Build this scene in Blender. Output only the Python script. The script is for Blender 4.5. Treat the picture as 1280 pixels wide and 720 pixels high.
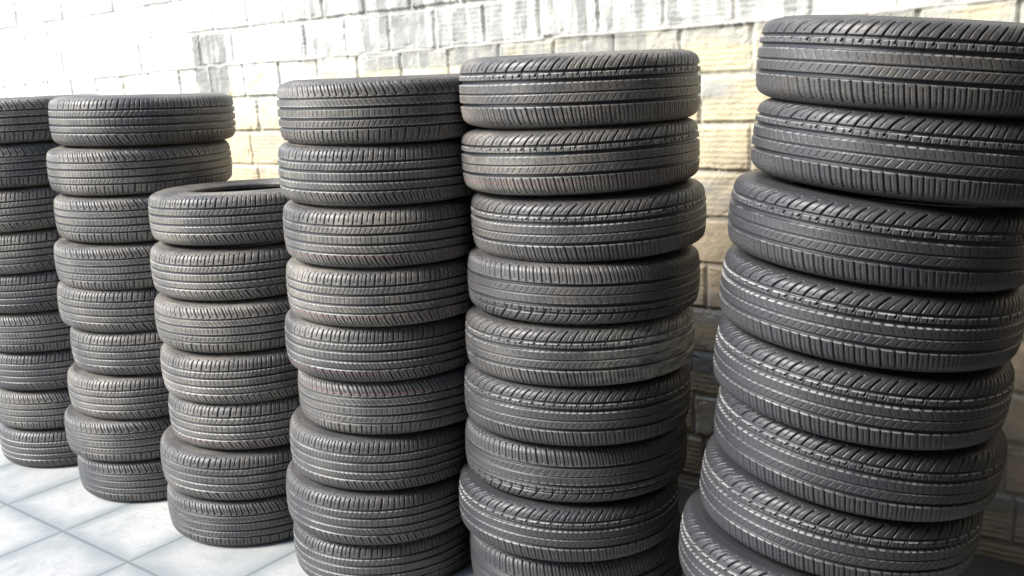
import bpy, math, random
import numpy as np
from mathutils import Matrix, Vector

for o in list(bpy.data.objects): bpy.data.objects.remove(o)
scene = bpy.context.scene
COL = scene.collection

# ------------------------------------------------------------------ camera
CAM_PITCH, CAM_ROLL, CAM_H, CAM_F = 0.214669, -0.0584989, 1.399635, 1211.8
cd = bpy.data.cameras.new('camera'); cam = bpy.data.objects.new('camera', cd); COL.objects.link(cam)
cp, sp = math.cos(CAM_PITCH), math.sin(CAM_PITCH)
cr, sr = math.cos(CAM_ROLL), math.sin(CAM_ROLL)
right0, up0, fwd = Vector((1, 0, 0)), Vector((0, sp, cp)), Vector((0, cp, -sp))
right = right0 * cr + up0 * sr
up = up0 * cr - right0 * sr
m = Matrix.Identity(4)
for i in range(3):
    m[i][0] = right[i]; m[i][1] = up[i]; m[i][2] = -fwd[i]
m[2][3] = CAM_H
cam.matrix_world = m
cd.sensor_width = 36; cd.lens = CAM_F / 1280 * 36
cd.clip_start = 0.05; cd.clip_end = 500
cd.dof.use_dof = True; cd.dof.focus_distance = 2.5; cd.dof.aperture_fstop = 11
scene.camera = cam

# ------------------------------------------------------------------ light
SUN_DIR = Vector((-0.90, -0.30, 0.80)).normalized()       # towards the sun
elev = math.asin(SUN_DIR.z); azim = math.atan2(SUN_DIR.x, SUN_DIR.y)
w = bpy.data.worlds.new('World'); scene.world = w; w.use_nodes = True
nt = w.node_tree; bg = nt.nodes['Background']
sky = nt.nodes.new('ShaderNodeTexSky'); sky.sky_type = 'NISHITA'; sky.sun_disc = False
sky.sun_elevation = elev; sky.sun_rotation = azim
sky.air_density = 1.0; sky.dust_density = 0.6
nt.links.new(sky.outputs[0], bg.inputs[0]); bg.inputs[1].default_value = 0.115
sd = bpy.data.lights.new('sun', 'SUN'); sun = bpy.data.objects.new('sun', sd); COL.objects.link(sun)
sd.energy = 2.9; sd.angle = math.radians(24); sd.color = (1.0, 0.96, 0.90)
sun.rotation_euler = SUN_DIR.to_track_quat('Z', 'Y').to_euler()
sun.location = SUN_DIR * 20
scene.view_settings.view_transform = 'Standard'; scene.view_settings.look = 'None'
scene.view_settings.gamma = 1; scene.view_settings.use_curve_mapping = False
scene.view_settings.exposure = 1.72
scene.render.engine = 'CYCLES'
scene.cycles.filter_width = 1.6

# ------------------------------------------------------------------ helpers
rng = np.random.default_rng(7)
random.seed(7)

def nodes_of(name):
    mt = bpy.data.materials.new(name); mt.use_nodes = True
    t = mt.node_tree
    return mt, t, t.nodes['Principled BSDF']

def N(t, kind, **kw):
    n = t.nodes.new(kind)
    for k, v in kw.items(): setattr(n, k, v)
    return n

def mixc(t, fac, a, b, blend='MIX'):
    n = t.nodes.new('ShaderNodeMix'); n.data_type = 'RGBA'; n.blend_type = blend
    for sock, v in ((n.inputs[0], fac), (n.inputs[6], a), (n.inputs[7], b)):
        if isinstance(v, (int, float)): sock.default_value = v
        elif isinstance(v, tuple): sock.default_value = (*v, 1)
        else: t.links.new(v, sock)
    return n.outputs[2]

def math_(t, op, a, b=0.0, c=0.0, clamp=False):
    n = t.nodes.new('ShaderNodeMath'); n.operation = op; n.use_clamp = clamp
    for sock, v in zip(n.inputs, (a, b, c)):
        if isinstance(v, (int, float)): sock.default_value = v
        else: t.links.new(v, sock)
    return n.outputs[0]

def noise(t, vec, scale, detail=4, rough=0.55, dist=0.0):
    n = N(t, 'ShaderNodeTexNoise')
    n.inputs['Scale'].default_value = scale; n.inputs['Detail'].default_value = detail
    n.inputs['Roughness'].default_value = rough; n.inputs['Distortion'].default_value = dist
    if vec is not None: t.links.new(vec, n.inputs['Vector'])
    return n.outputs[0]

def ramp(t, fac, lo, hi):
    n = N(t, 'ShaderNodeMapRange'); n.inputs[1].default_value = lo; n.inputs[2].default_value = hi
    t.links.new(fac, n.inputs[0]); return n.outputs[0]

def grid_mesh(name, P, closed_u=False, attrs=None, mat=None, flip=False, smooth=True):
    """P: (nu, nv, 3) array of points -> quad mesh."""
    nu, nv, _ = P.shape
    me = bpy.data.meshes.new(name)
    iu = np.arange(nu if closed_u else nu - 1); iv = np.arange(nv - 1)
    A, B = np.meshgrid(iu, iv, indexing='ij')
    A2 = (A + 1) % nu
    q = np.stack([A * nv + B, A2 * nv + B, A2 * nv + B + 1, A * nv + B + 1], -1).reshape(-1, 4)
    if flip: q = q[:, ::-1]
    me.vertices.add(nu * nv); me.vertices.foreach_set('co', P.reshape(-1).astype(np.float32))
    me.loops.add(q.size); me.loops.foreach_set('vertex_index', q.reshape(-1).astype(np.int32))
    me.polygons.add(len(q)); me.polygons.foreach_set('loop_start', np.arange(0, q.size, 4, dtype=np.int32))
    me.polygons.foreach_set('use_smooth', np.full(len(q), smooth))
    me.update(calc_edges=True)
    for k, v in (attrs or {}).items():
        if v.ndim == 3:
            a = me.attributes.new(k, 'FLOAT_COLOR', 'POINT')
            a.data.foreach_set('color', np.concatenate([v, np.ones((*v.shape[:2], 1))], -1).reshape(-1).astype(np.float32))
        else:
            a = me.attributes.new(k, 'FLOAT', 'POINT'); a.data.foreach_set('value', v.reshape(-1).astype(np.float32))
    me.validate()
    if mat: me.materials.append(mat)
    return me

def vnoise(x, y, seed):
    """smooth value noise on arrays"""
    r = np.random.default_rng(seed); T = r.random((256, 256))
    xi = np.floor(x).astype(int); yi = np.floor(y).astype(int)
    fx = x - xi; fy = y - yi; fx = fx * fx * (3 - 2 * fx); fy = fy * fy * (3 - 2 * fy)
    g = lambda a, b: T[a % 256, b % 256]
    return (g(xi, yi) * (1 - fx) + g(xi + 1, yi) * fx) * (1 - fy) + (g(xi, yi + 1) * (1 - fx) + g(xi + 1, yi + 1) * fx) * fy

def fbm(x, y, seed, o=4):
    s = 0; a = 1; tot = 0
    for k in range(o):
        s = s + a * vnoise(x * 2 ** k + 17 * k, y * 2 ** k + 31 * k, seed + k); tot += a; a *= .55
    return s / tot

def sstep(x, a, b):
    t = np.clip((x - a) / (b - a), 0, 1); return t * t * (3 - 2 * t)

# ------------------------------------------------------------------ floor
TILE, TA = 0.39764, -0.67363
def floor_material():
    mt, t, b = nodes_of('glazed_floor_tile')
    tc = N(t, 'ShaderNodeTexCoord').outputs['Object']
    wob = noise(t, tc, 7, 3)
    sep = N(t, 'ShaderNodeSeparateXYZ'); t.links.new(tc, sep.inputs[0])
    ux = math_(t, 'DIVIDE', sep.outputs[0], TILE); uy = math_(t, 'DIVIDE', sep.outputs[1], TILE)
    def edge(u):
        f = math_(t, 'FRACT', u); return math_(t, 'SUBTRACT', 0.5, math_(t, 'ABSOLUTE', math_(t, 'SUBTRACT', f, 0.5)))
    ex, ey = edge(ux), edge(uy)
    e = math_(t, 'MINIMUM', ex, ey)
    en = math_(t, 'ADD', e, math_(t, 'MULTIPLY', math_(t, 'SUBTRACT', wob, 0.5), 0.22))
    # tile id
    comb = N(t, 'ShaderNodeCombineXYZ')
    t.links.new(math_(t, 'FLOOR', ux), comb.inputs[0]); t.links.new(math_(t, 'FLOOR', uy), comb.inputs[1])
    wn = N(t, 'ShaderNodeTexWhiteNoise'); wn.noise_dimensions = '2D'; t.links.new(comb.outputs[0], wn.inputs['Vector'])
    base = mixc(t, wn.outputs['Value'], (0.40, 0.395, 0.385), (0.49, 0.48, 0.465))
    dirt = math_(t, 'SUBTRACT', 1.0, ramp(t, en, 0.03, 0.24), clamp=True)
    patch = ramp(t, noise(t, tc, 3.1, 5, 0.6, 0.6), 0.42, 0.68)
    dirt = math_(t, 'MULTIPLY', math_(t, 'MAXIMUM', dirt, math_(t, 'MULTIPLY', patch, 0.75)), 0.85)
    c = mixc(t, dirt, base, (0.19, 0.22, 0.225))
    fine = ramp(t, noise(t, tc, 60, 6, 0.7), 0.42, 0.70)
    c = mixc(t, math_(t, 'MULTIPLY', fine, 0.38), c, (0.24, 0.245, 0.24))
    grit = ramp(t, noise(t, tc, 17, 8, 0.72, 0.8), 0.52, 0.66)
    c = mixc(t, math_(t, 'MULTIPLY', grit, 0.42), c, (0.24, 0.25, 0.245))
    ge = math_(t, 'ADD', e, math_(t, 'MULTIPLY', math_(t, 'SUBTRACT', noise(t, tc, 30, 5, 0.7), 0.5), 0.014))
    g = math_(t, 'SUBTRACT', 1.0, ramp(t, ge, 0.010, 0.019), clamp=True)
    c = mixc(t, math_(t, 'MULTIPLY', g, 0.9), c, (0.15, 0.165, 0.165))
    t.links.new(c, b.inputs['Base Color'])
    t.links.new(math_(t, 'ADD', math_(t, 'MULTIPLY', dirt, 0.35), 0.35), b.inputs['Roughness'])
    bp = N(t, 'ShaderNodeBump'); bp.inputs['Distance'].default_value = 0.0015; bp.inputs['Strength'].default_value = 0.5
    h = math_(t, 'ADD', math_(t, 'SUBTRACT', 1.0, g), math_(t, 'MULTIPLY', noise(t, tc, 25, 4), 0.12))
    t.links.new(h, bp.inputs['Height']); t.links.new(bp.outputs[0], b.inputs['Normal'])
    return mt
xs = np.linspace(-40, 40, 41)
P = np.stack(np.meshgrid(xs, xs, indexing='ij') + [np.zeros((41, 41))], -1)
fl = bpy.data.objects.new('floor', grid_mesh('floor', P, mat=floor_material()))
COL.objects.link(fl); fl['kind'] = 'structure'
fl.location = (-1.857, 3.265, 0); fl.rotation_euler = (0, 0, TA)

# bare earth along the foot of the wall, coloured dark to paint shade too
def build_gutter():
    mt, t, b = nodes_of('shade_dark_earth'); tc = N(t, 'ShaderNodeTexCoord').outputs['Object']
    c = mixc(t, noise(t, tc, 14, 6, .65), (.05, .042, .03), (.16, .13, .09))
    t.links.new(c, b.inputs['Base Color']); b.inputs['Roughness'].default_value = .95
    bp = N(t, 'ShaderNodeBump'); bp.inputs['Distance'].default_value = .012
    t.links.new(noise(t, tc, 30, 6, .7), bp.inputs['Height']); t.links.new(bp.outputs[0], b.inputs['Normal'])
    us = np.arange(-16, 4, .03); ys = np.linspace(-.46, .05, 18)
    U, Y = np.meshgrid(us, ys, indexing='ij')
    e = sstep(Y + .44 + (fbm(U * 4, Y * 4, 91) - .5) * .10, 0, .05)
    Zg = -.012 + .018 * e + e * .016 * fbm(U * 14, Y * 14, 93)
    o = bpy.data.objects.new('earth_strip', grid_mesh('earth_strip', np.stack([U, Y, Zg], -1), mat=mt))
    COL.objects.link(o); o['kind'] = 'structure'
    return o

# ------------------------------------------------------------------ wall
WA = math.radians(-37.3029)
WD = np.array([math.cos(WA), math.sin(WA), 0.0]); WN = np.array([-WD[1], WD[0], 0.0]); WDIST = 2.7477
CH, ZREF, BL = 0.145046, 1.66179, 0.2305

def brick_material():
    mt, t, b = nodes_of('whitewashed_brick')
    at = N(t, 'ShaderNodeAttribute', attribute_name='tint')
    tc = N(t, 'ShaderNodeTexCoord').outputs['Object']
    f = ramp(t, noise(t, tc, 90, 5, 0.7), 0.3, 0.75)
    c = mixc(t, math_(t, 'MULTIPLY', f, 0.35), at.outputs['Color'], (0.62, 0.6, 0.58), 'MULTIPLY')
    t.links.new(c, b.inputs['Base Color'])
    b.inputs['Roughness'].default_value = 0.9; b.inputs['Specular IOR Level'].default_value = 0.25
    bp = N(t, 'ShaderNodeBump'); bp.inputs['Distance'].default_value = 0.003; bp.inputs['Strength'].default_value = 0.8
    t.links.new(noise(t, tc, 140, 4, 0.7), bp.inputs['Height']); t.links.new(bp.outputs[0], b.inputs['Normal'])
    return mt

def build_wall():
    us = np.concatenate([np.arange(-16, -6.2, .03), np.arange(-6.2, 0.3, .0042), np.arange(0.3, 5, .03)])
    zs = np.concatenate([np.arange(-.02, 2.05, .0042), np.arange(2.05, 3.2, .012)])
    U, Z = np.meshgrid(us, zs, indexing='ij')
    # slightly wandering courses
    zw = Z + (fbm(U * 1.1, Z * 0.7, 3) - .5) * .018 + (fbm(U * 12, Z * 12, 5) - .5) * .006
    uw = U + (fbm(U * 10, Z * 10, 9) - .5) * .008
    c = (ZREF - zw) / CH; ci = np.floor(c).astype(int); cf = c - ci           # 0 = top joint of the course
    off = np.array([0.0, -1.677, -1.162, -1.56, -1.17, -1.60, -1.22, -1.55, -1.19, -1.62, -1.14, -1.57])
    o_row = np.where((ci >= -1) & (ci < 11), off[np.clip(ci + 1, 0, 11)], (ci % 2) * .115)
    o_row = np.where(ci == -1, -1.79, o_row)
    s = (uw - o_row) / BL; si = np.floor(s).astype(int); sf = s - si
    H = lambda a, b, k: np.modf(np.abs(np.sin(a * 127.1 + b * 311.7 + k * 74.7) * 43758.5453))[0]
    r1, r2, r3, r4 = (H(si, ci, k) for k in (1, 2, 3, 4))
    # distances to joint in metres
    dz = np.minimum(cf, 1 - cf) * CH; du = np.minimum(sf, 1 - sf) * BL
    jw = .0055 + .004 * fbm(U * 5, Z * 5, 21)
    jv = jw * (.55 + .6 * r4)
    inb = sstep(dz, jw * .6, jw * 1.5) * sstep(du, jv * .5, jv * 1.5)
    ridge = .5 + .5 * np.cos(cf * 2 * np.pi * 9)
    ribbed = (r3 > .35) & (ci >= 0) & ~((ci <= 2) & (U < -3.2))
    rib = np.where(ribbed, ridge, .5 + .5 * (fbm(U * 30, Z * 30, 35) - .5))
    smear = sstep(fbm(U * 2.2, Z * 9, 41), .50, .66)                            # mortar smeared along the joints
    smear = smear * np.where(cf < .45, 1, .45)
    smear = np.where((ci == 1) & (cf < .42), np.maximum(smear, .85 * sstep(fbm(U * 7, Z * 20, 43), .2, .5)), smear)
    hgt = inb * (.007 + (r1 - .5) * .006) + inb * rib * .0016 * (1 - smear) + smear * .003
    hgt += (fbm(U * 25, Z * 25, 51) - .5) * .006 + (fbm(U * 70, Z * 70, 57) - .5) * .002
    chip = sstep(fbm(U * 22, Z * 22, 58), .60, .70) * (np.minimum(dz, du) < .022)
    hgt -= chip * .003
    hgt += np.where(ci < 0, (fbm(U * 40, Z * 40, 53) - .5) * .003, 0)
    # a proud ledge of mortar along the joint where the whitewash ends
    ledge = np.exp(-((ZREF - CH - zw) / .008) ** 2)
    hgt += ledge * .014 * sstep(fbm(U * 8, Z * 3, 55), .2, .5)
    # ---- colours
    def col(*c): return np.array(c)[None, None, :]
    L = lambda f, a, b: a * (1 - f[..., None]) + b * f[..., None]
    n1 = fbm(U * 3, Z * 4, 61); n2 = fbm(U * 14, Z * 16, 63); n3 = fbm(U * 45, Z * 60, 65)
    low = sstep(1.36 - Z, 0, .5)
    yellow = L(r1 * .8, col(.57, .52, .35), col(.54, .47, .31))
    tan = L(r2, col(.70, .58, .40), col(.72, .55, .34))
    C = L(low, yellow, tan)
    C = L(.4 * sstep(n2, .45, .75), C, col(.44, .41, .33))
    C = L(np.where(ribbed, .22 * (1 - ridge), 0), C, C * .6)
    C = L(smear * .85, C, col(.37, .37, .35))
    white = L(sstep(n1, .3, .8) * .5, col(.66, .655, .61), col(.55, .54, .50))
    above = sstep(zw, ZREF - CH - .002, ZREF - CH + .004)
    left_glare = sstep(-2.0 - U + (n2 - .5) * 1.2, 0, 1.6) * sstep(Z, 1.22, 1.42)  # white carried lower towards the left, painting overexposure in
    wash_and_glare = np.maximum(above, left_glare * sstep(n2, .2, .45))
    C = L(wash_and_glare, C, white)
    # bare and stained bricks in the whitewashed part
    streak = fbm(U * 38, Z * 3, 71)
    bare = np.zeros_like(U)
    def spot(u0, u1, z0, z1, k):
        nonlocal bare
        e = .012; m_ = sstep(U + (n3 - .5) * .03, u0 - e, u0 + e) * sstep(u1 - U, -e, e) * sstep(Z, z0 - e, z0 + e) * sstep(z1 - Z, -e, e)
        bare = np.maximum(bare, m_ * k)
    spot(-3.80, -3.57, 1.36, 1.66, 1.6)
    spot(-2.60, -2.37, 1.52, 1.66, .55 )
    spot(-2.75, -1.50, 1.45, 1.80, .62)
    spot(-2.30, -2.21, 1.50, 1.66, .8)
    spot(-2.18, -2.13, 1.55, 1.80, .7)
    spot(-1.92, -1.89, 1.52, 1.70, .9)
    spot(-1.86, -1.70, 1.47, 1.70, .75); spot(-1.66, -1.61, 1.47, 1.75, .7); spot(-1.57, -1.51, 1.47, 1.75, .85)
    bare = np.maximum(bare, .55 * above * sstep(U, -5.2, -3.0) * sstep(fbm(U * 1.7, Z * 2.6, 75), .48, .66))
    f = np.clip(bare * (.45 + .9 * sstep(streak, .35, .65)), 0, 1)
    C = L(np.clip(f * (.6 + .8 * n2), 0, 1), C, col(.24, .245, .23))
    # joints
    jcol = L(sstep(n2, .3, .7), col(.34, .33, .30), col(.46, .45, .41))
    jf = (1 - inb) * np.where(zw > ZREF - CH - .012, np.clip(.35 + 1.1 * (n2 - .3) + .5 * (n3 - .5), 0, .95), .65)
    patchy = sstep(fbm(U * 2.4, Z * 2, 81) - .16 * sstep(-2.3 - U, 0, 1.5) , .38, .54)                           # some joints filled by the wash; leftward fading paints in glare
    upright = (du < dz)
    jf = np.where(zw > ZREF - CH + .01, jf * patchy, jf)
    jf = np.where(upright & (zw > ZREF - 2 * CH), jf * (.35 + .65 * sstep(H(si, ci, 6), .35, .7)), jf)
    jf = np.where(zw > ZREF - CH + .01, jf * (1 - .4 * sstep(-2.4 - U, 0, 1.2) * sstep(n1, .25, .5)), jf)
    jf = np.where(U < -2.9, jf * (.3 + .7 * (~upright)), jf)
    C = L(jf, C, jcol)
    C = L(ledge * .8 * sstep(n2, .25, .5), C, col(.30, .29, .27))
    # darker band near the floor
    foot_band = sstep(.42 - Z + (n1 - .5) * .5, 0, .35)
    C = L(foot_band * .35, C, col(.40, .38, .31))
    C = np.clip(C, .02, .85)
    # ---- local frame of the wall object: x along, y into the wall, z up
    Pt = np.stack([U, -hgt, Z], -1)
    me = grid_mesh('brick_wall', Pt, attrs={'tint': C}, mat=brick_material(), smooth=True)
    return me, us[0], us[-1]
me, u0, u1 = build_wall()
wall = bpy.data.objects.new('brick_wall', bpy.data.meshes.new('tmp')); wall.data = me
COL.objects.link(wall)
wall.location = tuple(WN * WDIST); wall.rotation_euler = (0, 0, WA)
wall['label'] = 'whitewashed block wall with bare yellowish lower courses behind the tyre stacks'
wall['category'] = 'wall'
g_ = build_gutter(); g_.location = wall.location; g_.rotation_euler = wall.rotation_euler
def add_wall_body():
    m2, t, b = nodes_of('coping_mortar'); b.inputs['Base Color'].default_value = (.4, .4, .38, 1); b.inputs['Roughness'].default_value = .9
    v = [(x, y, z) for x in (u0, u1) for y in (.012, .2) for z in (-.05, 3.2)]
    f = [(0, 1, 3, 2), (4, 6, 7, 5), (0, 4, 5, 1), (2, 3, 7, 6), (1, 5, 7, 3), (0, 2, 6, 4)]
    mm = bpy.data.meshes.new('wall_core'); mm.from_pydata(v, [], f); mm.materials.append(m2)
    o = bpy.data.objects.new('wall_core', mm); COL.objects.link(o); o.parent = wall
add_wall_body()

# ------------------------------------------------------------------ unseen block added to shade the right end of the yard
def build_shade_block():
    mt, t, b = nodes_of('shade_block_dark'); tc = N(t, 'ShaderNodeTexCoord').outputs['Object']
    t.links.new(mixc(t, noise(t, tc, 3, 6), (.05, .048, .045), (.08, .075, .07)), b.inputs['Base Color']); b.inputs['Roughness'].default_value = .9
    mm = bpy.data.meshes.new('shade_block_mesh')
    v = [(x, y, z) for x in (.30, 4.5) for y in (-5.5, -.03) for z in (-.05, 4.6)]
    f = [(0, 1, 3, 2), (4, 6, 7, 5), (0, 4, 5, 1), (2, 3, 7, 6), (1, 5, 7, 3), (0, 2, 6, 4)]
    n0 = len(v)                                                              # second added block behind the camera, cuts the front sky light
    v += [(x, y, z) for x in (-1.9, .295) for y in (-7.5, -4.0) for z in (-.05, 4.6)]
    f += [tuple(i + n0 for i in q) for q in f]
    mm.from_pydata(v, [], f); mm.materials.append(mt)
    o = bpy.data.objects.new('shade_block', mm); COL.objects.link(o)
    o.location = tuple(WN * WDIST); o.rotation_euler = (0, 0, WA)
    o['label'] = 'unseen dark block added to shade the yard just beyond the right edge'; o['category'] = 'shade_block'
build_shade_block()

# ------------------------------------------------------------------ tyres
def rubber(name, tread):
    mt, t, b = nodes_of(name)
    tc = N(t, 'ShaderNodeTexCoord').outputs['Object']
    oi = N(t, 'ShaderNodeObjectInfo')
    add = N(t, 'ShaderNodeVectorMath'); add.operation = 'ADD'
    rv = N(t, 'ShaderNodeCombineXYZ'); t.links.new(math_(t, 'MULTIPLY', oi.outputs['Random'], 37.0), rv.inputs[0])
    t.links.new(tc, add.inputs[0]); t.links.new(rv.outputs[0], add.inputs[1]); v = add.outputs[0]
    base = mixc(t, noise(t, v, 9, 4), (0.018, 0.019, 0.023), (0.027, 0.028, 0.032))
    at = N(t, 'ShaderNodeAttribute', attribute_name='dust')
    big = ramp(t, noise(t, v, 5, 5, 0.6), 0.38, 0.72)
    fine = ramp(t, noise(t, v, 120, 4, 0.7), 0.35, 0.7)
    d = math_(t, 'MULTIPLY', math_(t, 'ADD', math_(t, 'MULTIPLY', fine, 0.35), 0.25), math_(t, 'ADD', big, 0.25))
    du = N(t, 'ShaderNodeAttribute', attribute_name='dust_and_light', attribute_type='OBJECT')
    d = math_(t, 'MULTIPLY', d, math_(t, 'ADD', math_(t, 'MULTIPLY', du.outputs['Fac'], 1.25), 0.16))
    if tread:                                                                # dusting stays on the raised rubber; cuts coloured darker to paint their shade
        cut = N(t, 'ShaderNodeAttribute', attribute_name='cut')
        d = math_(t, 'MULTIPLY', d, math_(t, 'SUBTRACT', 1.0, cut.outputs['Fac'], clamp=True), clamp=True)
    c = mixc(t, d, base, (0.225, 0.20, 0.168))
    if tread:
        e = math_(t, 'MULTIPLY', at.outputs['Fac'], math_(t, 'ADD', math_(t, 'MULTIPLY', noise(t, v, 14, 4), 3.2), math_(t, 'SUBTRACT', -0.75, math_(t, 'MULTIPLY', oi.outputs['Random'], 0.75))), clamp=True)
        c = mixc(t, math_(t, 'MULTIPLY', e, 0.78), c, (0.36, 0.355, 0.34))  # pale dashes paint in the light caught on rib edges
        # painted marking line round the tread, on the tyres that carry one
        st = N(t, 'ShaderNodeAttribute', attribute_name='stripe_red', attribute_type='OBJECT')
        sep = N(t, 'ShaderNodeSeparateXYZ'); t.links.new(tc, sep.inputs[0])
        band = math_(t, 'LESS_THAN', math_(t, 'ABSOLUTE', math_(t, 'SUBTRACT', sep.outputs[2], -0.0455)), 0.0012)
        c = mixc(t, math_(t, 'MULTIPLY', math_(t, 'MULTIPLY', band, st.outputs['Fac']), 0.45), c, (0.22, 0.06, 0.06))
        # dried mud splashed on one flank of some tyres
        md = N(t, 'ShaderNodeAttribute', attribute_name='mud', attribute_type='OBJECT')
        mudv = N(t, 'ShaderNodeMapping'); mudv.inputs['Scale'].default_value = (.55, .55, 2.2); t.links.new(v, mudv.inputs[0])
        side = ramp(t, math_(t, 'SUBTRACT', sep.outputs[0], math_(t, 'MULTIPLY', sep.outputs[1], 0.6)), 0.02, 0.34)
        mm = math_(t, 'MULTIPLY', math_(t, 'MULTIPLY', side, ramp(t, noise(t, mudv.outputs[0], 30, 6, 0.75), 0.36, 0.66)), math_(t, 'MULTIPLY', md.outputs['Fac'], 0.8), clamp=True)
        c = mixc(t, mm, c, (0.46, 0.44, 0.38))
    t.links.new(c, b.inputs['Base Color'])
    b.inputs['Roughness'].default_value = 0.47; b.inputs['Specular IOR Level'].default_value = 0.55
    bp = N(t, 'ShaderNodeBump'); bp.inputs['Distance'].default_value = 0.0008; bp.inputs['Strength'].default_value = 0.6
    t.links.new(noise(t, v, 160, 3, 0.6), bp.inputs['Height']); t.links.new(bp.outputs[0], b.inputs['Normal'])
    return mt
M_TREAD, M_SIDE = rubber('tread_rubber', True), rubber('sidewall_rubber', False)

# outer half profile (z, r) from the middle of the tread round the shoulder to the bead
PROF = np.array([(0, .3105), (.016, .3103), (.032, .3096), (.045, .3078), (.0556, .3060), (.063, .3025), (.069, .2960), (.0735, .2868), (.0765, .275),
                 (.0785, .264), (.0793, .252), (.0788, .238), (.0772, .222), (.0752, .208), (.0728, .197), (.0705, .188), (.066, .184), (.058, .186)])
def smooth_profile():
    d = np.r_[0, np.cumsum(np.linalg.norm(np.diff(PROF, axis=0), axis=1))]
    a = np.linspace(0, d[-1], 800)
    z = np.interp(a, d, PROF[:, 0]); r = np.interp(a, d, PROF[:, 1])
    k = np.hanning(41); k /= k.sum()
    # mirror at the crown so that smoothing keeps it round
    zz = np.convolve(np.r_[-z[1:60][::-1], z, np.full(59, z[-1])], k, 'same')[59:-59]
    rr = np.convolve(np.r_[r[1:60][::-1], r, np.full(59, r[-1])], k, 'same')[59:-59]
    zz[0] = 0
    return a, zz, rr
AA, ZZ, RR = smooth_profile()
A_TREAD = 0.0870
def prof_at(a):
    s = np.sign(a); a = np.abs(a)
    z = np.interp(a, AA, ZZ) * s; r = np.interp(a, AA, RR)
    e = 1e-3
    dz = (np.interp(a + e, AA, ZZ) - np.interp(a - e, AA, ZZ)); dr = (np.interp(a + e, AA, RR) - np.interp(np.maximum(a - e, 0), AA, RR))
    dz = np.where(a < e, 2 * e, dz); dr = np.where(a < e, 0, dr)
    l = np.hypot(dz, dr); return z, r, -dr / l * s, dz / l       # z, r, normal z, normal r

def groove(x, c, hw, soft=.0009): return 1 - sstep(np.abs(x - c), hw - soft, hw + soft)
def line_u(u, pitch, width, soft=.0008):
    d = np.abs((u / pitch + .5) % 1 - .5) * pitch
    return 1 - sstep(d, width / 2 - soft * .5, width / 2 + soft)
def win(a, lo, hi, s=.0015): return sstep(a, lo - s, lo + s) * (1 - sstep(a, hi - s, hi + s))

CIRC = 2 * math.pi * .31
def vary(U):
    """real treads vary the pitch round the tyre"""
    th = U / .31
    return U + .010 * np.sin(3 * th) + .005 * np.sin(7 * th + 1) + .0022 * np.sin(17 * th + 2)
def tread_wide(U, A):
    """asymmetric tread: long slanted cuts on one shoulder, short upright ones on the other"""
    p = CIRC / 58; U = vary(U)
    d = np.zeros_like(U); w = np.zeros_like(U)
    for c, hw, dep in ((.0425, .0028, .006), (.0235, .0042, .0075), (-.0025, .0014, .004), (-.0265, .0036, .0075)):
        d = np.maximum(d, groove(A, c, hw) * dep)
    sl = U - .55 * (A - .045) - 6.0 * (A - .045) ** 2
    d = np.maximum(d, line_u(sl, p, .0032) * win(A, .033, .074) * .0065)
    d = np.maximum(d, line_u(sl + p * .5, p, .0012) * win(A, .048, .080) * .003)
    lo = U + .18 * (A + .03)
    d = np.maximum(d, line_u(lo, p * .62, .0022) * win(A, -.074, -.032) * .0045)
    d = np.maximum(d, line_u(lo + p * .31, p * .62, .0013) * win(A, -.068, -.036) * .0025)
    d = np.maximum(d, line_u(U - .7 * A, p * .5, .0013) * win(A, -.020, -.006) * .0018)
    d = np.maximum(d, line_u(U + .5 * A, p * .5, .0012) * win(A, .003, .017) * .0014)
    d = np.maximum(d, line_u(U, p * .5, .0018) * win(A, .029, .038) * .003)
    dash = lambda pit, du, fr=.68: sstep(fr - np.abs(((U + du) / pit) % 1 - .5) * 2, -.05, .1)  # dashes of painted light along the rib edges
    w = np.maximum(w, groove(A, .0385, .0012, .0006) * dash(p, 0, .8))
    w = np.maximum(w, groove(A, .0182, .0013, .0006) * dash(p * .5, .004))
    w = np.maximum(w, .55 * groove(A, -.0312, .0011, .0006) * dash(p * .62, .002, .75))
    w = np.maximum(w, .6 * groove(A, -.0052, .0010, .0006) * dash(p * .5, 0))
    return d, w
def tread_rib(U, A):
    """five plain ribs between four grooves, close upright cuts on both shoulders"""
    p = CIRC / 66; U = vary(U)
    d = np.zeros_like(U); w = np.zeros_like(U)
    for c, hw, dep in ((.0365, .0024, .006), (.0140, .0030, .0065), (-.0120, .0030, .0065), (-.0350, .0024, .006)):
        d = np.maximum(d, groove(A, c, hw) * dep)
    d = np.maximum(d, line_u(U - .12 * A, p, .0030) * win(A, .041, .071) * .0050)
    d = np.maximum(d, line_u(U - .12 * A + p * .5, p, .0018) * win(A, .046, .078) * .003)
    d = np.maximum(d, line_u(U + .45 * A, p * .8, .0030) * win(A, -.071, -.040) * .0050)
    d = np.maximum(d, line_u(U + .45 * A + p * .4, p * .8, .0015) * win(A, -.076, -.046) * .003)
    d = np.maximum(d, line_u(U + .8 * A, p * .5, .0014) * win(A, -.031, -.017) * .002)
    d = np.maximum(d, line_u(U - .6 * A, p * .5, .0014) * win(A, .0185, .033) * .002)
    d = np.maximum(d, line_u(U, p * .5, .0014) * win(A, -.007, .009) * .0015)
    dash = lambda pit, du, fr=.66: sstep(fr - np.abs(((U + du) / pit) % 1 - .5) * 2, -.05, .1)  # broken bright lines, edge light put into the colour
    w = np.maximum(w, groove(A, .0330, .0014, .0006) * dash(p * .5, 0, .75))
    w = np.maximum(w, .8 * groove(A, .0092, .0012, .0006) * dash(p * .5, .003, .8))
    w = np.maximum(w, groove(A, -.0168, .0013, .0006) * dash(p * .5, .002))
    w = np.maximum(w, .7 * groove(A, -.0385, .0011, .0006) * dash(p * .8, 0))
    return d, w

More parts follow.
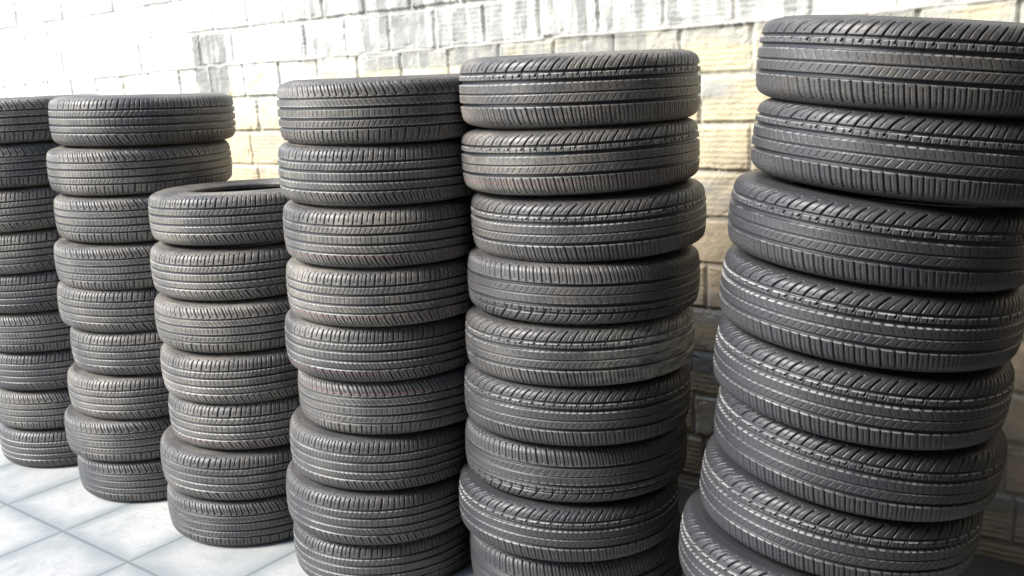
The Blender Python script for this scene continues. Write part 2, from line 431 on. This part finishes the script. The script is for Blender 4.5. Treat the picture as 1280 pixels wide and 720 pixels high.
def build_meshes(kind, fn, NU):
    th = np.linspace(0, 2 * math.pi, NU, endpoint=False)
    a = np.linspace(-A_TREAD, A_TREAD, 150)
    T, A = np.meshgrid(th, a, indexing='ij')
    z, r, nz, nr = prof_at(A)
    d, w_ = fn(T * .31, A)
    d = d * win(A, -A_TREAD + .006, A_TREAD - .006, .002)
    r2 = r - d * nr; z2 = z - d * nz
    P = np.stack([r2 * np.cos(T), r2 * np.sin(T), z2], -1)
    w_ = np.clip(w_, 0, 1)
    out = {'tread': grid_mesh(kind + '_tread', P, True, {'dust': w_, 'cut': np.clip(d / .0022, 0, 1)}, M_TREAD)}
    th = np.linspace(0, 2 * math.pi, 360, endpoint=False)
    for s, nm in ((1, 'up'), (-1, 'low')):
        a = np.linspace(A_TREAD, AA[-1], 46)
        T, A = np.meshgrid(th, a, indexing='ij')
        z, r, nz, nr = prof_at(A)
        # moulded rings on the sidewall and fine radial serrations near the shoulder
        dd = -.0010 * groove(r, .268, .0012) - .0012 * groove(r, .212, .0015) - .0006 * groove(r, .243, .0008)
        dd = dd - .0006 * (np.cos(T * 180) > 0) * win(r, .247, .264, .001)
        r = r - dd * nr; z = (z - dd * nz) * s
        P = np.stack([r * np.cos(T), r * np.sin(T), z], -1)
        out['side_' + nm] = grid_mesh(kind + '_sidewall', P, True, None, M_SIDE, flip=(s < 0))
    # inner liner: from one bead round the inside to the other
    zi = np.array([.056, .061, .066, .070, .071, .068, .060, .045, .02, 0, -.02, -.045, -.060, -.068, -.071, -.070, -.066, -.061, -.056])
    ri = np.array([.186, .193, .206, .225, .245, .268, .287, .296, .299, .2995, .299, .296, .287, .268, .245, .225, .206, .193, .186])
    T, _ = np.meshgrid(th, zi, indexing='ij')
    P = np.stack([ri[None] * np.cos(T), ri[None] * np.sin(T), np.broadcast_to(zi[None], T.shape)], -1)
    out['liner'] = grid_mesh(kind + '_inner_liner', P, True, None, M_SIDE)
    return out

MESH = {'wide': build_meshes('wide', tread_wide, 1450), 'rib': build_meshes('rib', tread_rib, 1450)}

def make_tyre(kind):
    root = bpy.data.objects.new('tyre', None); root.empty_display_size = .1; COL.objects.link(root)
    for nm, key in (('tread', 'tread'), ('sidewall', 'side_up'), ('sidewall', 'side_low'), ('inner_liner', 'liner')):
        o = bpy.data.objects.new(nm, MESH[kind][key]); COL.objects.link(o); o.parent = root
    return root
def copy_tyre(src):
    r = src.copy(); COL.objects.link(r)
    for ch in src.children:
        c = ch.copy(); COL.objects.link(c); c.parent = r
    return r

TY = {
 'A':[ (-1.844,3.819,1.344,-0.006,-0.003), (-1.850,3.828,1.185,0.000,0.000), (-1.857,3.834,1.025,0.010,0.011), (-1.857,3.842,0.867,0.009,0.013), (-1.845,3.854,0.711,0.001,0.001), (-1.838,3.864,0.553,0.000,0.000), (-1.835,3.876,0.396,-0.003,-0.007), (-1.842,3.882,0.237,-0.001,-0.001), (-1.838,3.885,0.079,0,0) ],
 'B':[ (-1.270,3.519,1.324,-0.039,-0.003), (-1.299,3.512,1.167,-0.021,0.009), (-1.296,3.507,1.009,-0.017,0.015), (-1.318,3.501,0.852,-0.012,0.026), (-1.332,3.504,0.699,-0.035,0.009), (-1.310,3.505,0.544,-0.005,0.001), (-1.341,3.498,0.387,-0.005,0.004), (-1.374,3.494,0.234,0.004,0.003), (-1.353,3.501,0.079,0,0) ],
 'C':[ (-0.833,3.141,1.027,-0.012,-0.022), (-0.846,3.133,0.868,-0.006,0.009), (-0.851,3.123,0.709,-0.005,0.013), (-0.850,3.114,0.550,0.004,0.017), (-0.846,3.118,0.395,0.004,-0.003), (-0.890,3.107,0.236,-0.023,0.006), (-0.889,3.109,0.080,-0.004,0.002) ],
 'D':[ (-0.289,2.669,1.333,-0.018,0.008), (-0.305,2.674,1.179,-0.027,0.012), (-0.309,2.679,1.021,-0.021,0.017), (-0.318,2.682,0.862,-0.016,0.009), (-0.341,2.697,0.708,-0.026,0.006), (-0.323,2.710,0.552,-0.008,-0.005), (-0.364,2.712,0.393,-0.029,0.002), (-0.391,2.710,0.235,-0.040,0.007), (-0.390,2.733,0.079,-0.000,-0.000) ],
 'E':[ (0.204,2.564,1.353,-0.015,0.009), (0.198,2.562,1.194,0.005,-0.004), (0.213,2.563,1.032,0.003,0.010), (0.193,2.560,0.872,-0.037,-0.013), (0.176,2.561,0.712,-0.025,-0.026), (0.163,2.561,0.554,-0.048,-0.036), (0.154,2.578,0.398,-0.044,-0.027), (0.126,2.572,0.238,-0.060,-0.025), (0.145,2.610,0.080,-0.000,-0.000) ],
 'F':[ (0.835,1.987,1.370,-0.115,0.031), (0.828,2.001,1.211,-0.136,0.025), (0.782,2.025,1.051,-0.134,0.036), (0.765,2.038,0.892,-0.128,0.036), (0.752,2.052,0.733,-0.142,0.048), (0.756,2.072,0.572,-0.166,0.042), (0.725,2.096,0.411,-0.160,0.020), (0.676,2.121,0.251,-0.125,0.02), (0.690,2.140,0.097,-0.08,0.01) ],
}
STACK = {'A': 'leftmost nine-tyre stack, cut off by the left edge', 'B': 'second stack from the left, nine tyres high',
         'C': 'short seven-tyre stack, the third from the left', 'D': 'fourth stack from the left, beside the short one',
         'E': 'tall fifth stack, next to the rightmost one', 'F': 'big rightmost stack, nearest the camera'}
ORD = ['topmost', 'second', 'third', 'fourth', 'fifth', 'sixth', 'seventh', 'eighth', 'ninth']
GROUP = {'A': 'tyres in the leftmost stack', 'B': 'tyres in the second stack from the left', 'C': 'tyres in the short third stack',
         'D': 'tyres in the fourth stack', 'E': 'tyres in the fifth stack', 'F': 'tyres in the rightmost stack'}
SPECIAL = {('A', 0): 'topmost tyre of the leftmost stack, cut off by the left edge of the photo',
           ('C', 0): 'tyre with its open centre just showing, on top of the short third stack',
           ('F', 0): 'slanting tyre on top of the rightmost stack, higher than all the others',
           ('E', 4): 'tyre with pale dried mud on its right side, fifth down the fifth stack',
           ('A', 8): 'lowest tyre of the leftmost stack, resting on the pale tiles',
           ('B', 8): 'lowest tyre of the second stack from the left, on the tiled floor',
           ('C', 6): 'lowest tyre of the short third stack, standing on the pale tiles'}
DUST_AND_LIGHT = {'A': (1.1, 1.2, 1.2, 1.2, 1.1, 1.1, 1.0, .8, .35), 'B': (.9, 1.2, 1.1, 1.2, 1.1, 1.3, 1.1, .7, .3), 'C': (1.2, 1.3, 1.3, 1.3, 1.1, .8, .4),
         'D': (.9, 1.0, 1.15, 1.35, .75, .6, .45, .35, .25), 'E': (1.2, 1.2, .45, .35, .4, .15, .08, .0, .0), 'F': (.32, .14, .05, .0, -.04, -.07, -.08, -.08, -.08)}  # dusting; raised to paint glare on left stacks, lowered for shade on rightmost
PLUMP = {'A': 1.03, 'B': 1.05, 'C': 1.0, 'D': 1.04, 'E': 1.09, 'F': 1.04}      # the topmost tyre carries no weight and stands fuller
proto = {k: None for k in MESH}
for s, rows in TY.items():
    kind = 'wide' if s in 'EF' else 'rib'
    for k, (x, y, z, tx, ty) in enumerate(rows):
        if proto[kind] is None: t_ = proto[kind] = make_tyre(kind)
        else: t_ = copy_tyre(proto[kind])
        spin = random.uniform(0, 2 * math.pi)
        if (s, k) == ('E', 4): spin = 0.35
        flip = math.pi if (random.random() < .35 and s != 'F') else 0
        R_ = Matrix.Rotation(-tx, 4, 'Y') @ Matrix.Rotation(ty, 4, 'X') @ Matrix.Rotation(spin, 4, 'Z') @ Matrix.Rotation(flip, 4, 'X')
        pl = PLUMP[s] if k == 0 else 1.0
        rs = 1.0
        if s == 'D': rs = .925; x = x * 1.008 - .024; y = y * 1.008           # a slightly smaller size of tyre
        if s == 'E':
            rs = .975; x *= .975; y *= .975; z = CAM_H + (z - CAM_H) * .975; pl *= .975
            if k == 8: z = .095; pl = 1.19                                   # a wider tyre at the very bottom
        t_.matrix_world = Matrix.Translation((x, y, z + (PLUMP[s] - 1) * .0795 * (k == 0))) @ R_ @ Matrix.Diagonal((rs, rs, pl, 1))
        n = len(rows)
        t_['label'] = SPECIAL.get((s, k), '%s tyre from the top of the %s' % (ORD[k], STACK[s]) if k else 'topmost tyre of the ' + STACK[s])
        t_['category'] = 'tyre'; t_['group'] = GROUP[s]
        for c in t_.children:
            c['dust_and_light'] = DUST_AND_LIGHT[s][k]
            if c.name.startswith('tread'):
                c['stripe_red'] = 1.0 if (s, k) in (('D', 2), ('D', 3), ('D', 4), ('D', 5), ('E', 1), ('C', 4)) else 0.0
                c['mud'] = 1.0 if (s, k) == ('E', 4) else 0.0
